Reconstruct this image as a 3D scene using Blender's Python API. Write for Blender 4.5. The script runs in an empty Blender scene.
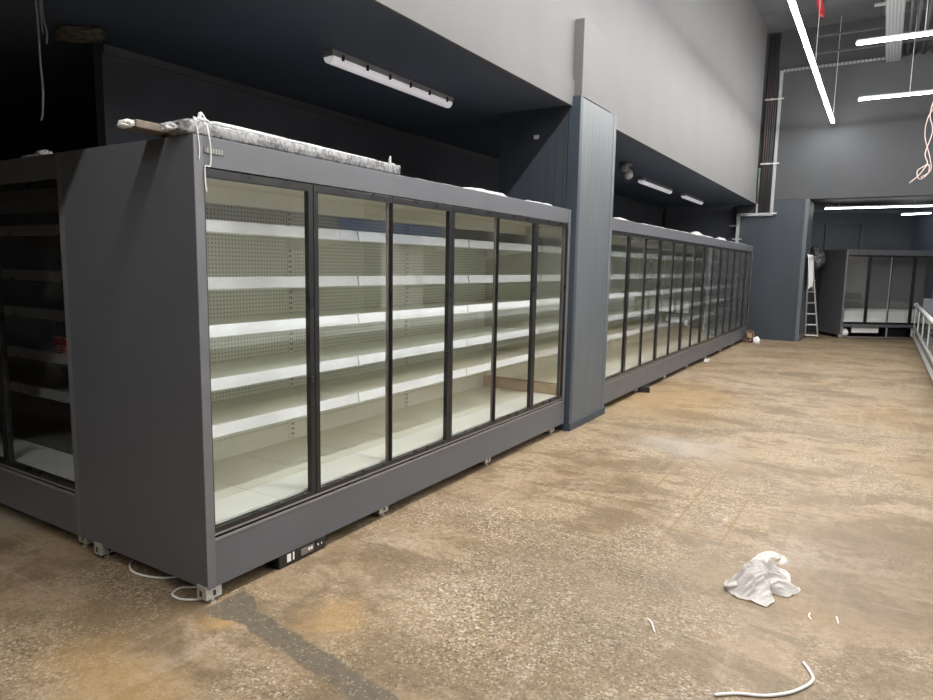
import bpy, bmesh, math, random
from mathutils import Vector, Matrix, Quaternion, noise
random.seed(4)
S = bpy.context.scene
COL = S.collection
PI = math.pi

# ------------------------------------------------------------------ node helpers
def newmat(name):
    m = bpy.data.materials.new(name); m.use_nodes = True
    nt = m.node_tree; nt.nodes.clear()
    out = nt.nodes.new('ShaderNodeOutputMaterial')
    return m, nt, out
class N:
    """tiny wrapper to write node graphs as expressions"""
    def __init__(s, nt): s.nt = nt
    def node(s, t, **kw):
        n = s.nt.nodes.new(t)
        for k, v in kw.items(): setattr(n, k, v)
        return n
    def put(s, sock, v):
        if hasattr(v, 'is_output') or isinstance(v, bpy.types.NodeSocket): s.nt.links.new(v, sock)
        else: sock.default_value = v
    def math(s, op, a, b=0.0, c=0.0, clamp=False):
        n = s.node('ShaderNodeMath', operation=op); n.use_clamp = clamp
        s.put(n.inputs[0], a); s.put(n.inputs[1], b); s.put(n.inputs[2], c)
        return n.outputs[0]
    def coord(s): return s.node('ShaderNodeTexCoord').outputs['Object']
    def sep(s, v):
        n = s.node('ShaderNodeSeparateXYZ'); s.put(n.inputs[0], v); return n.outputs
    def comb(s, x, y, z):
        n = s.node('ShaderNodeCombineXYZ'); s.put(n.inputs[0], x); s.put(n.inputs[1], y); s.put(n.inputs[2], z); return n.outputs[0]
    def mapping(s, v, scale=(1,1,1), loc=(0,0,0), rot=(0,0,0)):
        n = s.node('ShaderNodeMapping'); s.put(n.inputs[0], v)
        n.inputs['Scale'].default_value = scale; n.inputs['Location'].default_value = loc; n.inputs['Rotation'].default_value = rot
        return n.outputs[0]
    def noise(s, v, scale, detail=4, rough=.55, dist=0.0):
        n = s.node('ShaderNodeTexNoise'); s.put(n.inputs['Vector'], v)
        n.inputs['Scale'].default_value = scale; n.inputs['Detail'].default_value = detail
        n.inputs['Roughness'].default_value = rough; n.inputs['Distortion'].default_value = dist
        return n.outputs[0]
    def voro(s, v, scale, feature='F1', rnd=1.0):
        n = s.node('ShaderNodeTexVoronoi', feature=feature); s.put(n.inputs['Vector'], v)
        n.inputs['Scale'].default_value = scale; n.inputs['Randomness'].default_value = rnd
        return n.outputs
    def ramp(s, f, pts, interp='LINEAR'):
        n = s.node('ShaderNodeValToRGB'); s.put(n.inputs[0], f); cr = n.color_ramp; cr.interpolation = interp
        while len(cr.elements) < len(pts): cr.elements.new(.5)
        for e, (p, c) in zip(cr.elements, pts):
            e.position = p; e.color = (c, c, c, 1) if isinstance(c, (int, float)) else (*c, 1)
        return n.outputs[0]
    def mix(s, f, a, b, blend='MIX'):
        n = s.node('ShaderNodeMix', data_type='RGBA', blend_type=blend)
        s.put(n.inputs[0], f)
        for i, v in ((6, a), (7, b)):
            if isinstance(v, tuple) and len(v) == 3: v = (*v, 1)
            s.put(n.inputs[i], v)
        return n.outputs[2]
    def step(s, v, lo, hi):
        n = s.node('ShaderNodeMapRange', interpolation_type='SMOOTHSTEP'); s.put(n.inputs[0], v)
        n.inputs[1].default_value = lo; n.inputs[2].default_value = hi
        return n.outputs[0]
    def bump(s, h, strength=.3, dist=.01):
        n = s.node('ShaderNodeBump'); s.put(n.inputs['Height'], h)
        n.inputs['Strength'].default_value = strength; n.inputs['Distance'].default_value = dist
        return n.outputs[0]
    def pbr(s, col, rough=.5, metal=0.0, normal=None, spec=.5, **kw):
        n = s.node('ShaderNodeBsdfPrincipled')
        if isinstance(col, tuple) and len(col) == 3: col = (*col, 1)
        s.put(n.inputs['Base Color'], col); s.put(n.inputs['Roughness'], rough); s.put(n.inputs['Metallic'], metal)
        s.put(n.inputs['Specular IOR Level'], spec)
        if normal is not None: s.put(n.inputs['Normal'], normal)
        for k, v in kw.items(): s.put(n.inputs[k], v)
        return n.outputs[0]
    def out(s, o, sh): s.nt.links.new(sh, o.inputs[0])

def mat_plain(name, col, rough=.5, metal=0.0, var=.12, vscale=6, spec=.5, bump=0.0, bscale=200):
    m, nt, o = newmat(name); g = N(nt); c = g.coord()
    f = g.noise(c, vscale, 5)
    lo = tuple(x*(1-var) for x in col); hi = tuple(min(1, x*(1+var)) for x in col)
    colr = g.ramp(f, [(.3, lo), (.7, hi)])
    nr = g.bump(g.noise(c, bscale, 2), bump, .002) if bump else None
    r = g.math('ADD', g.math('MULTIPLY', g.math('SUBTRACT', f, .5), .2), rough, clamp=True)
    g.out(o, g.pbr(colr, r, metal, nr, spec)); return m

def mat_rib(name, col, pitch, axis):
    """painted tongue-and-groove boarding; grooves run vertically; axis = the horizontal axis"""
    m, nt, o = newmat(name); g = N(nt); c = g.coord(); x = g.sep(c)[axis]
    fr = g.math('FRACT', g.math('DIVIDE', x, pitch))
    d = g.math('ABSOLUTE', g.math('SUBTRACT', fr, .5))
    h = g.step(d, .5, .38)                       # 0 in the groove, 1 on the board
    f = g.noise(g.mapping(c, (1.5, 1.5, .4)), 3, 5)
    base = g.ramp(f, [(.3, tuple(v*.88 for v in col)), (.7, tuple(v*1.12 for v in col))])
    colr = g.mix(h, tuple(v*.80 for v in col), base)
    g.out(o, g.pbr(colr, .5, 0, g.bump(h, .3, .004), .4)); return m

def mat_glass(name, ior=1.5, tint=(.93,.96,.94), gain=1.7, rough=.0):
    m, nt, o = newmat(name); g = N(nt)
    geo = g.node('ShaderNodeNewGeometry'); dt = g.node('ShaderNodeVectorMath', operation='DOT_PRODUCT')
    nt.links.new(geo.outputs['Normal'], dt.inputs[0]); nt.links.new(geo.outputs['Incoming'], dt.inputs[1])
    c1 = g.math('SUBTRACT', 1.0, g.math('ABSOLUTE', dt.outputs['Value']), clamp=True)
    smear = g.noise(g.coord(), 3.0, 6, .65)
    f = g.math('MULTIPLY', g.math('ADD', g.math('MULTIPLY', g.math('POWER', c1, 5.0), .96), .04), gain, clamp=True)
    t = g.node('ShaderNodeBsdfTransparent'); t.inputs[0].default_value = (*tint, 1)
    gl = g.node('ShaderNodeBsdfGlossy'); gl.inputs['Roughness'].default_value = rough
    d = g.node('ShaderNodeBsdfDiffuse'); d.inputs[0].default_value = (.7,.7,.68,1)
    mx = g.node('ShaderNodeMixShader'); g.put(mx.inputs[0], f); nt.links.new(t.outputs[0], mx.inputs[1]); nt.links.new(gl.outputs[0], mx.inputs[2])
    m2 = g.node('ShaderNodeMixShader'); g.put(m2.inputs[0], g.math('MULTIPLY', g.step(smear, .5, .75), .03))
    nt.links.new(mx.outputs[0], m2.inputs[1]); nt.links.new(d.outputs[0], m2.inputs[2])
    g.out(o, m2.outputs[0]); return m

def mat_emit(name, col, strength):
    m, nt, o = newmat(name); g = N(nt)
    e = g.node('ShaderNodeEmission'); e.inputs[0].default_value = (*col, 1); e.inputs[1].default_value = strength
    g.out(o, e.outputs[0]); return m

def mat_perf(name, col, hole):
    """painted back panel with rows of round holes above the plain lower strip (local coordinates)"""
    m, nt, o = newmat(name); g = N(nt); c = g.coord(); X = g.sep(c); p = .024
    a = g.math('SUBTRACT', g.math('FRACT', g.math('DIVIDE', X[1], p)), .5)
    row = g.math('DIVIDE', X[2], p)
    b = g.math('SUBTRACT', g.math('FRACT', row), .5)
    d = g.math('SQRT', g.math('ADD', g.math('MULTIPLY', a, a), g.math('MULTIPLY', b, b)))
    k = g.step(d, .27, .17)
    band = g.step(X[2], .455, .46)
    k = g.math('MULTIPLY', k, band)
    cc = g.mix(k, g.ramp(g.noise(c, 2, 4), [(.3, tuple(v*.93 for v in col)), (.7, col)]), hole)
    g.out(o, g.pbr(cc, .45, 0, None, .4)); return m

def mat_film(name, col=(.8,.8,.8), dark=(.35,.35,.36), scale=40, stretch=(1,1,1), rough=.25, trans=.25):
    m, nt, o = newmat(name); g = N(nt); c = g.coord()
    f = g.noise(g.mapping(c, stretch), scale, 6, .6, 1.0)
    colr = g.ramp(f, [(.38, dark), (.58, col)])
    n = g.bump(f, .35, .006)
    b = g.pbr(colr, rough, 0, n, .6)
    tr = g.node('ShaderNodeBsdfTranslucent'); tr.inputs[0].default_value = (*col, 1)
    mx = g.node('ShaderNodeMixShader'); mx.inputs[0].default_value = trans
    nt.links.new(b, mx.inputs[1]); nt.links.new(tr.outputs[0], mx.inputs[2]); g.out(o, mx.outputs[0]); return m

def mat_floor():
    m, nt, o = newmat('ground_concrete'); g = N(nt); c = g.coord(); X = g.sep(c)
    big = g.noise(c, .5, 6, .62, .6)
    mid = g.noise(g.mapping(c, (1.3, .8, 1), (3,1,0)), 1.7, 8, .66, .4)
    fine = g.noise(c, 22, 6, .7)
    grit = g.noise(c, 120, 3, .7)
    base = g.ramp(mid, [(.28, (.25,.172,.098)), (.45, (.375,.268,.160)), (.6, (.43,.32,.205)), (.78, (.52,.415,.295))])
    # pale cement bloom, olive-brown damp stains, rusty patches
    base = g.mix(g.math('MULTIPLY', g.step(g.noise(g.mapping(c, (1,.7,1), (7,2,0)), .9, 8, .66), .54, .70), .55), base, (.52,.44,.36))
    base = g.mix(g.math('MULTIPLY', g.step(g.noise(g.mapping(c, (.8,1.3,1), (1,9,0)), 1.3, 8, .68, .5), .47, .57), .78), base, (.17,.115,.058))
    base = g.mix(g.math('MULTIPLY', g.step(g.noise(g.mapping(c, (1.2,1.5,1), (11,4,0)), 3.2, 8, .7, .3), .50, .60), .66), base, (.17,.12,.065))
    base = g.mix(g.math('MULTIPLY', g.step(big, .53, .68), .5), base, (.36,.225,.085))
    # scraped streaks along and across the aisle
    st = g.noise(g.mapping(c, (6, .7, 1)), 1.0, 7, .68)
    st2 = g.noise(g.mapping(c, (.8, 5, 1)), 1.0, 7, .68)
    base = g.mix(g.math('MULTIPLY', g.step(st2, .52, .66), .38), base, (.22,.15,.08))
    base = g.mix(g.math('MULTIPLY', g.step(st, .54, .68), .34), base, (.55,.45,.345))
    st3 = g.noise(g.mapping(c, (.5, 16, 1), (2,5,0)), 1.0, 5, .6)
    base = g.mix(g.math('MULTIPLY', g.step(st3, .62, .68), .35), base, (.60,.52,.42))
    def near(px, py, r0, r1, sx=1.0, sy=1.0):
        dx = g.math('MULTIPLY', g.math('SUBTRACT', X[0], px), sx); dy = g.math('MULTIPLY', g.math('SUBTRACT', X[1], py), sy)
        d = g.math('SQRT', g.math('ADD', g.math('MULTIPLY', dx, dx), g.math('MULTIPLY', dy, dy)))
        d = g.math('ADD', d, g.math('MULTIPLY', g.math('SUBTRACT', mid, .5), .6))
        return g.step(d, r1, r0)
    # exposed aggregate
    v = g.voro(c, 105); vc = g.sep(v['Color'])
    stone = g.ramp(vc[0], [(0, (.05,.03,.016)), (.12, (.20,.12,.06)), (.3, (.36,.25,.14)), (.62, (.45,.34,.21)), (.84, (.62,.52,.38)), (1, (.90,.84,.74))])
    expo = g.math('MULTIPLY', g.step(g.noise(g.mapping(c, (1,1,1), (4,4,0)), 1.0, 6, .62), .44, .64), .6)
    expo = g.math('MAXIMUM', expo, g.math('MULTIPLY', near(1.15, .75, .15, .85), .95))
    base = g.mix(g.math('ADD', g.math('MULTIPLY', expo, .72), .08), base, stone)
    v2 = g.voro(c, 52); k2 = g.math('MULTIPLY', g.step(v2['Distance'], .34, .22), g.step(g.sep(v2['Color'])[1], .52, .56))
    base = g.mix(g.math('MULTIPLY', k2, g.math('ADD', g.math('MULTIPLY', expo, .9), .05)), base, g.ramp(g.sep(v2['Color'])[2], [(0, (.045,.03,.018)), (.45, (.22,.13,.06)), (.7, (.82,.74,.60))], 'CONSTANT'))
    base = g.mix(g.math('MULTIPLY', g.step(fine, .55, .35), .42), base, (.17,.115,.06))
    base = g.mix(g.math('MULTIPLY', g.step(grit, .40, .28), .5), base, (.12,.08,.045))
    base = g.mix(g.math('MULTIPLY', g.step(grit, .60, .74), .4), base, (.72,.62,.48))
    # orange sand smears beside the patched channel
    base = g.mix(g.math('MULTIPLY', near(.52, .27, .05, .26), .5), base, (.58,.36,.15))
    base = g.mix(g.math('MULTIPLY', near(.17, -.06, .02, .17), .55), base, (.60,.36,.11))
    base = g.mix(g.math('MULTIPLY', near(.2, -.55, .1, .6, 1, 2.2), .35), base, (.50,.30,.09))
    base = g.mix(g.math('MULTIPLY', near(.45, 6.2, .1, 1.1, 1.0, .6), .42), base, (.42,.255,.07))
    base = g.mix(g.math('MULTIPLY', near(1.35, 1.0, .2, .7), .38), base, (.17,.13,.085))
    base = g.mix(g.math('MULTIPLY', near(1.9, 1.55, .2, .75), .35), base, (.20,.15,.10))
    base = g.mix(g.math('MULTIPLY', near(2.5, 2.6, .1, .9, 1.0, 2.0), .55), base, (.17,.115,.06))
    base = g.mix(g.math('MULTIPLY', near(-1.9, .0, .1, .55), .4), base, (.42,.38,.33))
    base = g.mix(g.math('MULTIPLY', near(1.1, 4.0, .1, .6), .45), base, (.52,.47,.41))
    base = g.mix(g.math('MULTIPLY', near(2.75, 2.0, .2, .9, 1.0, .8), .5), base, (.19,.125,.07))
    # ghost of the lifted floor tiles
    gx = g.math('ABSOLUTE', g.math('SUBTRACT', g.math('FRACT', g.math('DIVIDE', X[0], .3)), .5))
    gy = g.math('ABSOLUTE', g.math('SUBTRACT', g.math('FRACT', g.math('DIVIDE', X[1], .3)), .5))
    grid = g.step(g.math('MAXIMUM', gx, gy), .455, .485)
    base = g.mix(g.math('MULTIPLY', g.math('MULTIPLY', grid, near(1.3, 2.6, .3, 1.2, .8, 1.0)), .6), base, (.27,.16,.06))
    # dark screeded channel running from the fridge foot
    ln = g.math('SUBTRACT', X[1], g.math('ADD', g.math('MULTIPLY', X[0], -.155), .075))
    wob = g.math('MULTIPLY', g.math('SUBTRACT', g.noise(c, 9, 5, .7), .5), .07)
    w = g.math('ADD', .054, g.math('MULTIPLY', g.step(X[0], .22, .08), .05))
    ch = g.step(g.math('SUBTRACT', g.math('ABSOLUTE', g.math('ADD', ln, wob)), w), .012, -.004)
    ch = g.math('MULTIPLY', ch, g.step(g.math('ADD', X[0], wob), .0, .02))
    ch = g.math('MULTIPLY', ch, g.step(X[0], 2.6, 1.9))
    cs = g.voro(c, 130)
    chc = g.mix(g.step(g.sep(cs['Color'])[0], .92, .95), g.ramp(fine, [(.3, (.125,.098,.068)), (.7, (.20,.163,.12))]), (.36,.30,.2))
    base = g.mix(g.math('MULTIPLY', ch, .95), base, chc)
    base = g.mix(1.0, base, (.73, .73, .735), 'MULTIPLY')
    rough = g.ramp(mid, [(.3, .42), (.7, .65)])
    hgt = g.math('ADD', g.math('MULTIPLY', v['Distance'], .5), fine)
    g.out(o, g.pbr(base, rough, 0, g.bump(hgt, .35, .006), .35)); return m

M = {}
M['floor'] = mat_floor()
M['panel'] = mat_plain('anthracite_powder_coat', (.098,.102,.114), .42, 0, .06, 3, .45)
M['panel_edge'] = mat_plain('anthracite_edge', (.13,.13,.14), .4, 0, .08, 8)
M['black'] = mat_plain('black_frame', (.012,.012,.013), .3, 0, .2, 10)
M['gasket'] = mat_plain('brown_black_stile', (.17,.145,.125), .35, 0, .2, 10)  # on the door spacer bars this brown stands in for a reflection
M['greyline'] = mat_plain('grey_trim', (.25,.24,.23), .35, .3, .1, 10)
M['liner'] = mat_plain('cream_liner', (.88,.885,.80), .45, 0, .05, 3)
M['deck'] = mat_plain('white_deck', (.88,.89,.85), .4, 0, .04, 3)
M['perf'] = mat_perf('perforated_back_panel', (.88,.885,.80), (.36,.36,.31))
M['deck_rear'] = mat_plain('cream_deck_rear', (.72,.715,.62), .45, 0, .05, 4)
M['mirror'] = mat_plain('polished_end_lining', (.80,.80,.74), .07, .92, .03, 3)
M['rail_dark'] = mat_plain('shaded_price_rail', (.22,.225,.23), .3, 0, .06, 20)  # rail colour darkened to paint in the shade of the unlit fridge
M['rail'] = mat_plain('price_rail_plastic', (.90,.92,.95), .22, 0, .04, 20)
M['liner_dark'] = mat_plain('shaded_liner', (.17,.17,.165), .5, 0, .08, 3)  # shade of an unlit interior put into the liner colour
M['perf_dark'] = mat_perf('shaded_perforated_panel', (.17,.17,.165), (.05,.05,.05))  # same back panel, interior shade put into its colour
def mat_slot(name, col):
    m, nt, o = newmat(name); g = N(nt); c = g.coord(); X = g.sep(c)
    zz = g.math('ABSOLUTE', g.math('SUBTRACT', g.math('FRACT', g.math('DIVIDE', X[2], .034)), .5))
    yy = g.math('ABSOLUTE', g.math('SUBTRACT', g.math('ABSOLUTE', X[1]), .007))
    k = g.math('MULTIPLY', g.step(zz, .28, .22), g.step(yy, .0042, .0034))
    g.out(o, g.pbr(g.mix(k, col, (.05,.05,.045)), .45)); return m
def mat_bands(name, a, b, axis, scale, duty=.5, lo=-1e3, hi=1e3):
    m, nt, o = newmat(name); g = N(nt); X = g.sep(g.coord())
    k = g.step(g.math('FRACT', g.math('MULTIPLY', X[axis], scale)), duty-.04, duty+.04)
    k = g.math('MULTIPLY', k, g.math('MULTIPLY', g.math('GREATER_THAN', X[axis], lo), g.math('LESS_THAN', X[axis], hi)))
    g.out(o, g.pbr(g.mix(k, a, b), .4)); return m
def mat_dots(name, a, b, p, q):
    m, nt, o = newmat(name); g = N(nt); X = g.sep(g.coord())
    u = g.math('ABSOLUTE', g.math('SUBTRACT', g.math('FRACT', g.math('DIVIDE', X[0], p)), .5))
    v = g.math('ABSOLUTE', g.math('SUBTRACT', g.math('FRACT', g.math('DIVIDE', X[1], q)), .5))
    k = g.math('MULTIPLY', g.math('LESS_THAN', u, .28), g.math('LESS_THAN', v, .28))
    g.out(o, g.pbr(g.mix(k, a, b), .5)); return m
M['liner_slot'] = mat_slot('cream_slotted_upright', (.86,.865,.78))
M['liner_dark_slot'] = mat_slot('shaded_slotted_upright', (.17,.17,.165))  # upright with the unlit interior's shade in its colour
M['slot'] = mat_plain('slot_shadow', (.05,.05,.045), .6)
M['glass'] = mat_glass('door_glass', 1.5, (.965,.975,.97), 1.7)
M['glass_case'] = mat_glass('case_glass', 1.45, (.95,.965,.965), .6)
M['galv'] = mat_plain('galvanised_steel', (.55,.55,.53), .4, .6, .15, 30)
M['zinc'] = mat_plain('zinc_bolt', (.7,.69,.65), .3, .8)
M['bulk'] = mat_plain('grey_emulsion_wall', (.135,.134,.136), .75, 0, .07, 1.6, .2, .15, 60)
M['wall_far'] = mat_plain('dark_grey_emulsion', (.060,.063,.068), .7, 0, .08, 1.4, .25, .1, 60)
M['soffit'] = mat_plain('navy_black_emulsion', (.085,.105,.14), .6, 0, .15, 1.5, .3)
M['wall_dark'] = mat_plain('charcoal_emulsion', (.085,.092,.108), .7, 0, .15, 1.5, .2)
M['ceil'] = mat_plain('ceiling_dark', (.09,.09,.095), .8, 0, .25, 1.2, .2)
M['rib_x'] = mat_rib('blue_grey_boarding_x_shaded', (.035,.043,.054), .085, 0)  # darker copy of one boarding: shade put into faces turned from the aisle
M['rib_y'] = mat_rib('blue_grey_boarding_y_lit', (.092,.104,.113), .085, 1)  # lighter copy of the same boarding: aisle light put into the colour
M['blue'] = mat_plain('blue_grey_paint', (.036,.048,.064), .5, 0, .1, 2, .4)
M['blue_l'] = mat_plain('blue_grey_paint_lit', (.095,.11,.122), .5, 0, .1, 2, .4)  # column paint again, with the light on aisle faces put into the colour
M['white'] = mat_plain('white_plastic', (.78,.78,.77), .4, 0, .06, 10)
def mat_lamp(name, col, e):
    m, nt, o = newmat(name); g = N(nt); n = g.pbr(col, .4); b = n.node
    b.inputs['Emission Color'].default_value = (*col, 1); b.inputs['Emission Strength'].default_value = e
    g.out(o, n); return m
M['diff'] = mat_lamp('opal_diffuser', (.86,.83,.86), .38)
M['alu'] = mat_plain('aluminium', (.62,.62,.62), .4, .7, .1, 20)
M['trayw'] = mat_plain('white_trunking', (.30,.31,.32), .5, 0, .08, 8)
M['pipe'] = mat_plain('dark_pipe_lagging', (.05,.05,.055), .6, 0, .2, 6)
M['pipe_r'] = mat_plain('red_brown_pipe', (.085,.05,.042), .5)
M['pipe_g'] = mat_plain('green_pipe', (.09,.12,.105), .5)
M['red'] = mat_plain('red_paint', (.42,.03,.04), .5)
M['redcan'] = mat_bands('red_banded_tin', (.26,.013,.02), (.40,.30,.25), 2, 62, .62, .0, .07)
M['cream'] = mat_plain('cream_band', (.6,.5,.42), .5)
M['cable_w'] = mat_plain('white_cable', (.70,.69,.67), .45)
M['cable_g'] = mat_plain('grey_cable', (.30,.30,.32), .5)
M['cable_o'] = mat_plain('copper_pink_cable', (.58,.46,.41), .5)
M['brown'] = mat_plain('brown_board', (.30,.21,.13), .6, 0, .2, 12)
M['cardboard'] = mat_plain('grey_brown_card', (.15,.125,.10), .7, 0, .25, 25)
M['foam'] = mat_plain('white_foam', (.82,.80,.78), .7, 0, .06, 30, .3, .5, 80)
M['film_pack'] = mat_film('stretch_film_pack', (.27,.27,.275), (.085,.085,.09), 7, (3, 7, 5), .2, .02)
M['film'] = mat_film('clear_white_film', (.85,.85,.86), (.45,.45,.46), 16, (1, 1, 1), .25, .2)
M['bag'] = mat_film('white_carrier_bag', (.70,.66,.635), (.56,.52,.495), 12, (1, 1, 1), .38, .3)
M['cloth'] = mat_plain('white_cloth', (.82,.82,.82), .8, 0, .06, 6)
M['led'] = mat_emit('led_diffuser', (1.0, .985, .95), 205)
M['led_cross'] = mat_emit('led_diffuser_cross', (1.0, .985, .96), 170)
M['led_soft'] = mat_emit('led_diffuser_soft', (1.0, .985, .96), 55)
M['led_rear'] = mat_emit('led_diffuser_rear', (1.0, .985, .96), 145)
M['led_dim'] = mat_emit('led_diffuser_back_room', (.95, .98, 1.0), 15)
M['brownreel'] = mat_plain('brown_coil', (.17,.095,.06), .5, .2, .4, 40)
M['insul'] = mat_plain('torn_insulation', (.12,.105,.085), .9, 0, .5, 30)
M['label'] = mat_plain('white_label', (.75,.76,.74), .5)
M['case_in'] = mat_plain('case_white_liner', (.70,.71,.71), .4, 0, .06, 5)
M['case_base'] = mat_plain('case_grey_base', (.22,.22,.225), .45, 0, .1, 5)
M['tarp'] = mat_plain('blue_sheet', (.05,.13,.45), .5, 0, .15, 4)
M['wall_right'] = mat_plain('mid_grey_wall', (.5,.5,.49), .7, 0, .1, 1.5, .2)

# ------------------------------------------------------------------ mesh helpers
def box(bm, x0, x1, y0, y1, z0, z1, rot=None):
    vs = [bm.verts.new((x, y, z)) for x in (x0, x1) for y in (y0, y1) for z in (z0, z1)]
    for f in ((0,1,3,2), (4,6,7,5), (0,4,5,1), (2,3,7,6), (0,2,6,4), (1,5,7,3)):
        bm.faces.new([vs[i] for i in f])
    if rot is not None:
        for v in vs: v.co = rot @ v.co
    return vs
def beam(bm, a, b, w, h, up=(0,0,1)):
    a, b = Vector(a), Vector(b); d = (b-a).normalized(); u = Vector(up)
    s = d.cross(u); s = s.normalized() if s.length > 1e-5 else Vector((1,0,0)); u = s.cross(d)
    vs = []
    for p in (a, b):
        for i, j in ((-1,-1), (1,-1), (1,1), (-1,1)): vs.append(bm.verts.new(p + s*(i*w/2) + u*(j*h/2)))
    for f in ((3,2,1,0), (4,5,6,7), (0,1,5,4), (1,2,6,5), (2,3,7,6), (3,0,4,7)): bm.faces.new([vs[i] for i in f])
def tube(bm, pts, r, n=8, cap=True):
    pts = [Vector(p) for p in pts]; rings = []
    prev = None
    for i, p in enumerate(pts):
        d = (pts[min(i+1, len(pts)-1)] - pts[max(i-1, 0)]).normalized()
        if prev is None:
            u = d.orthogonal().normalized()
        else:
            u = prev - d*prev.dot(d); u = u.normalized() if u.length > 1e-6 else d.orthogonal().normalized()
        prev = u; w = d.cross(u)
        rr = r[i] if isinstance(r, (list, tuple)) else r
        rings.append([bm.verts.new(p + (u*math.cos(2*PI*k/n) + w*math.sin(2*PI*k/n))*rr) for k in range(n)])
    for a, b in zip(rings, rings[1:]):
        for k in range(n): bm.faces.new((a[k], a[(k+1) % n], b[(k+1) % n], b[k]))
    if cap:
        bm.faces.new(rings[0][::-1]); bm.faces.new(rings[-1])
def curve_pts(ctrl, n=8):
    """Catmull-Rom through the control points"""
    c = [Vector(p) for p in ctrl]; c = [2*c[0]-c[1]] + c + [2*c[-1]-c[-2]]; out = []
    for i in range(1, len(c)-2):
        p0, p1, p2, p3 = c[i-1:i+3]
        for k in range(n):
            t = k/n
            out.append(.5*((2*p1) + (p2-p0)*t + (2*p0-5*p1+4*p2-p3)*t*t + (3*p1-p0-3*p2+p3)*t**3))
    out.append(c[-2]); return out
def lathe(bm, prof, n=20, c=(0,0,0)):
    c = Vector(c); rings = []
    for r, z in prof: rings.append([bm.verts.new(c + Vector((r*math.cos(2*PI*k/n), r*math.sin(2*PI*k/n), z))) for k in range(n)])
    for a, b in zip(rings, rings[1:]):
        for k in range(n): bm.faces.new((a[k], a[(k+1) % n], b[(k+1) % n], b[k]))
    bm.faces.new(rings[0][::-1]); bm.faces.new(rings[-1])
def ring(bm, x0, x1, yo0, yo1, zo0, zo1, yi0, yi1, zi0, zi1):
    o = [(yo0, zo0), (yo1, zo0), (yo1, zo1), (yo0, zo1)]; i = [(yi0, zi0), (yi1, zi0), (yi1, zi1), (yi0, zi1)]
    v = [[bm.verts.new((x, y, z)) for y, z in q] for x in (x0, x1) for q in (o, i)]   # back outer, back inner, front outer, front inner
    for k in range(4):
        n = (k+1) % 4
        bm.faces.new((v[0][k], v[0][n], v[1][n], v[1][k])); bm.faces.new((v[2][k], v[3][k], v[3][n], v[2][n]))
        bm.faces.new((v[0][k], v[2][k], v[2][n], v[0][n])); bm.faces.new((v[1][k], v[1][n], v[3][n], v[3][k]))
    return bm
def extrude_y(bm, prof, y0, y1):
    v = [[bm.verts.new((x, y, z)) for x, z in prof] for y in (y0, y1)]; n = len(prof)
    for k in range(n): bm.faces.new((v[0][k], v[0][(k+1) % n], v[1][(k+1) % n], v[1][k]))
    bm.faces.new(v[0][::-1]); bm.faces.new(v[1]); return bm
def parts(name, boxes, m, parent, bevel=0.0):
    return [obj(name, B(b), m, parent, bevel) for b in boxes]
def obj(name, bm, m, parent=None, bevel=0.0, smooth=False, loc=None):
    bmesh.ops.recalc_face_normals(bm, faces=bm.faces)
    me = bpy.data.meshes.new(name); bm.to_mesh(me); bm.free()
    me.materials.append(M[m] if isinstance(m, str) else m)
    if smooth:
        for p in me.polygons: p.use_smooth = True
    o = bpy.data.objects.new(name, me); COL.objects.link(o)
    if parent: o.parent = parent
    if loc: o.location = loc
    if bevel:
        b = o.modifiers.new('bevel', 'BEVEL'); b.width = bevel; b.segments = 2; b.limit_method = 'ANGLE'
    return o
def tag(o, label, cat, group=None):
    o['label'] = label; o['category'] = cat
    if group: o['group'] = group
    return o
def thing(name, label, cat, loc=(0,0,0), rz=0.0, group=None):
    o = bpy.data.objects.new(name, None); COL.objects.link(o); o.empty_display_size = .1
    o.location = loc; o.rotation_euler = (0, 0, rz)
    return tag(o, label, cat, group)
def struct(name, bm, m, bevel=0.0):
    o = obj(name, bm, m, None, bevel); o['kind'] = 'structure'; return o
def B(*boxes):
    bm = bmesh.new()
    for b in boxes: box(bm, *b)
    return bm
def cp(o, parent, loc=None):
    c = o.copy(); COL.objects.link(c); c.parent = parent
    if loc is not None: c.location = loc
    for ch in list(o.children): cp(ch, c)
    return c

# ------------------------------------------------------------------ the setting
struct('floor', B((-9, 13, -9, 26, -.1, 0)), 'floor')
ZS = 2.985                                                    # soffit height over the fridge bays
struct('ceiling', B((-.25, 13, -9, 14.4, 6.6, 6.7)), 'ceil')
struct('ceiling_bays', B((-9, -.06, -9, 14.45, ZS, ZS+.1)), 'soffit')
struct('ceiling_back_room', B((-2.2, 13, 14.62, 26, 3.2, 3.3)), 'wall_far')
# grey bulkhead over the fridges, with the fascia board along its foot
struct('wall_bulkhead', B((-.26, -.045, -9, 14.05, ZS+.1, 6.6)), 'bulk')
struct('trim_fascia', B((-.06, -.028, -9, 14.0, ZS-.012, ZS+.22)), 'bulk', .003)
struct('trim_pilaster', B((-.045, .045, 3.97, 4.72, 3.06, 3.72)), 'bulk', .004)
# back walls of the bays
bm = B((-2.25, -2.15, .885, 14.45, 0, ZS)); struct('wall_back', bm, 'wall_dark')
struct('trim_back', B((-2.15, -2.12, .885, 14.45, ZS-.06, ZS-.005)), mat_plain('dusty_edge', (.075,.078,.085), .6), .003)
struct('wall_left', B((-9, -8.9, -9, 14.45, 0, ZS)), 'wall_dark')
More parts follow.
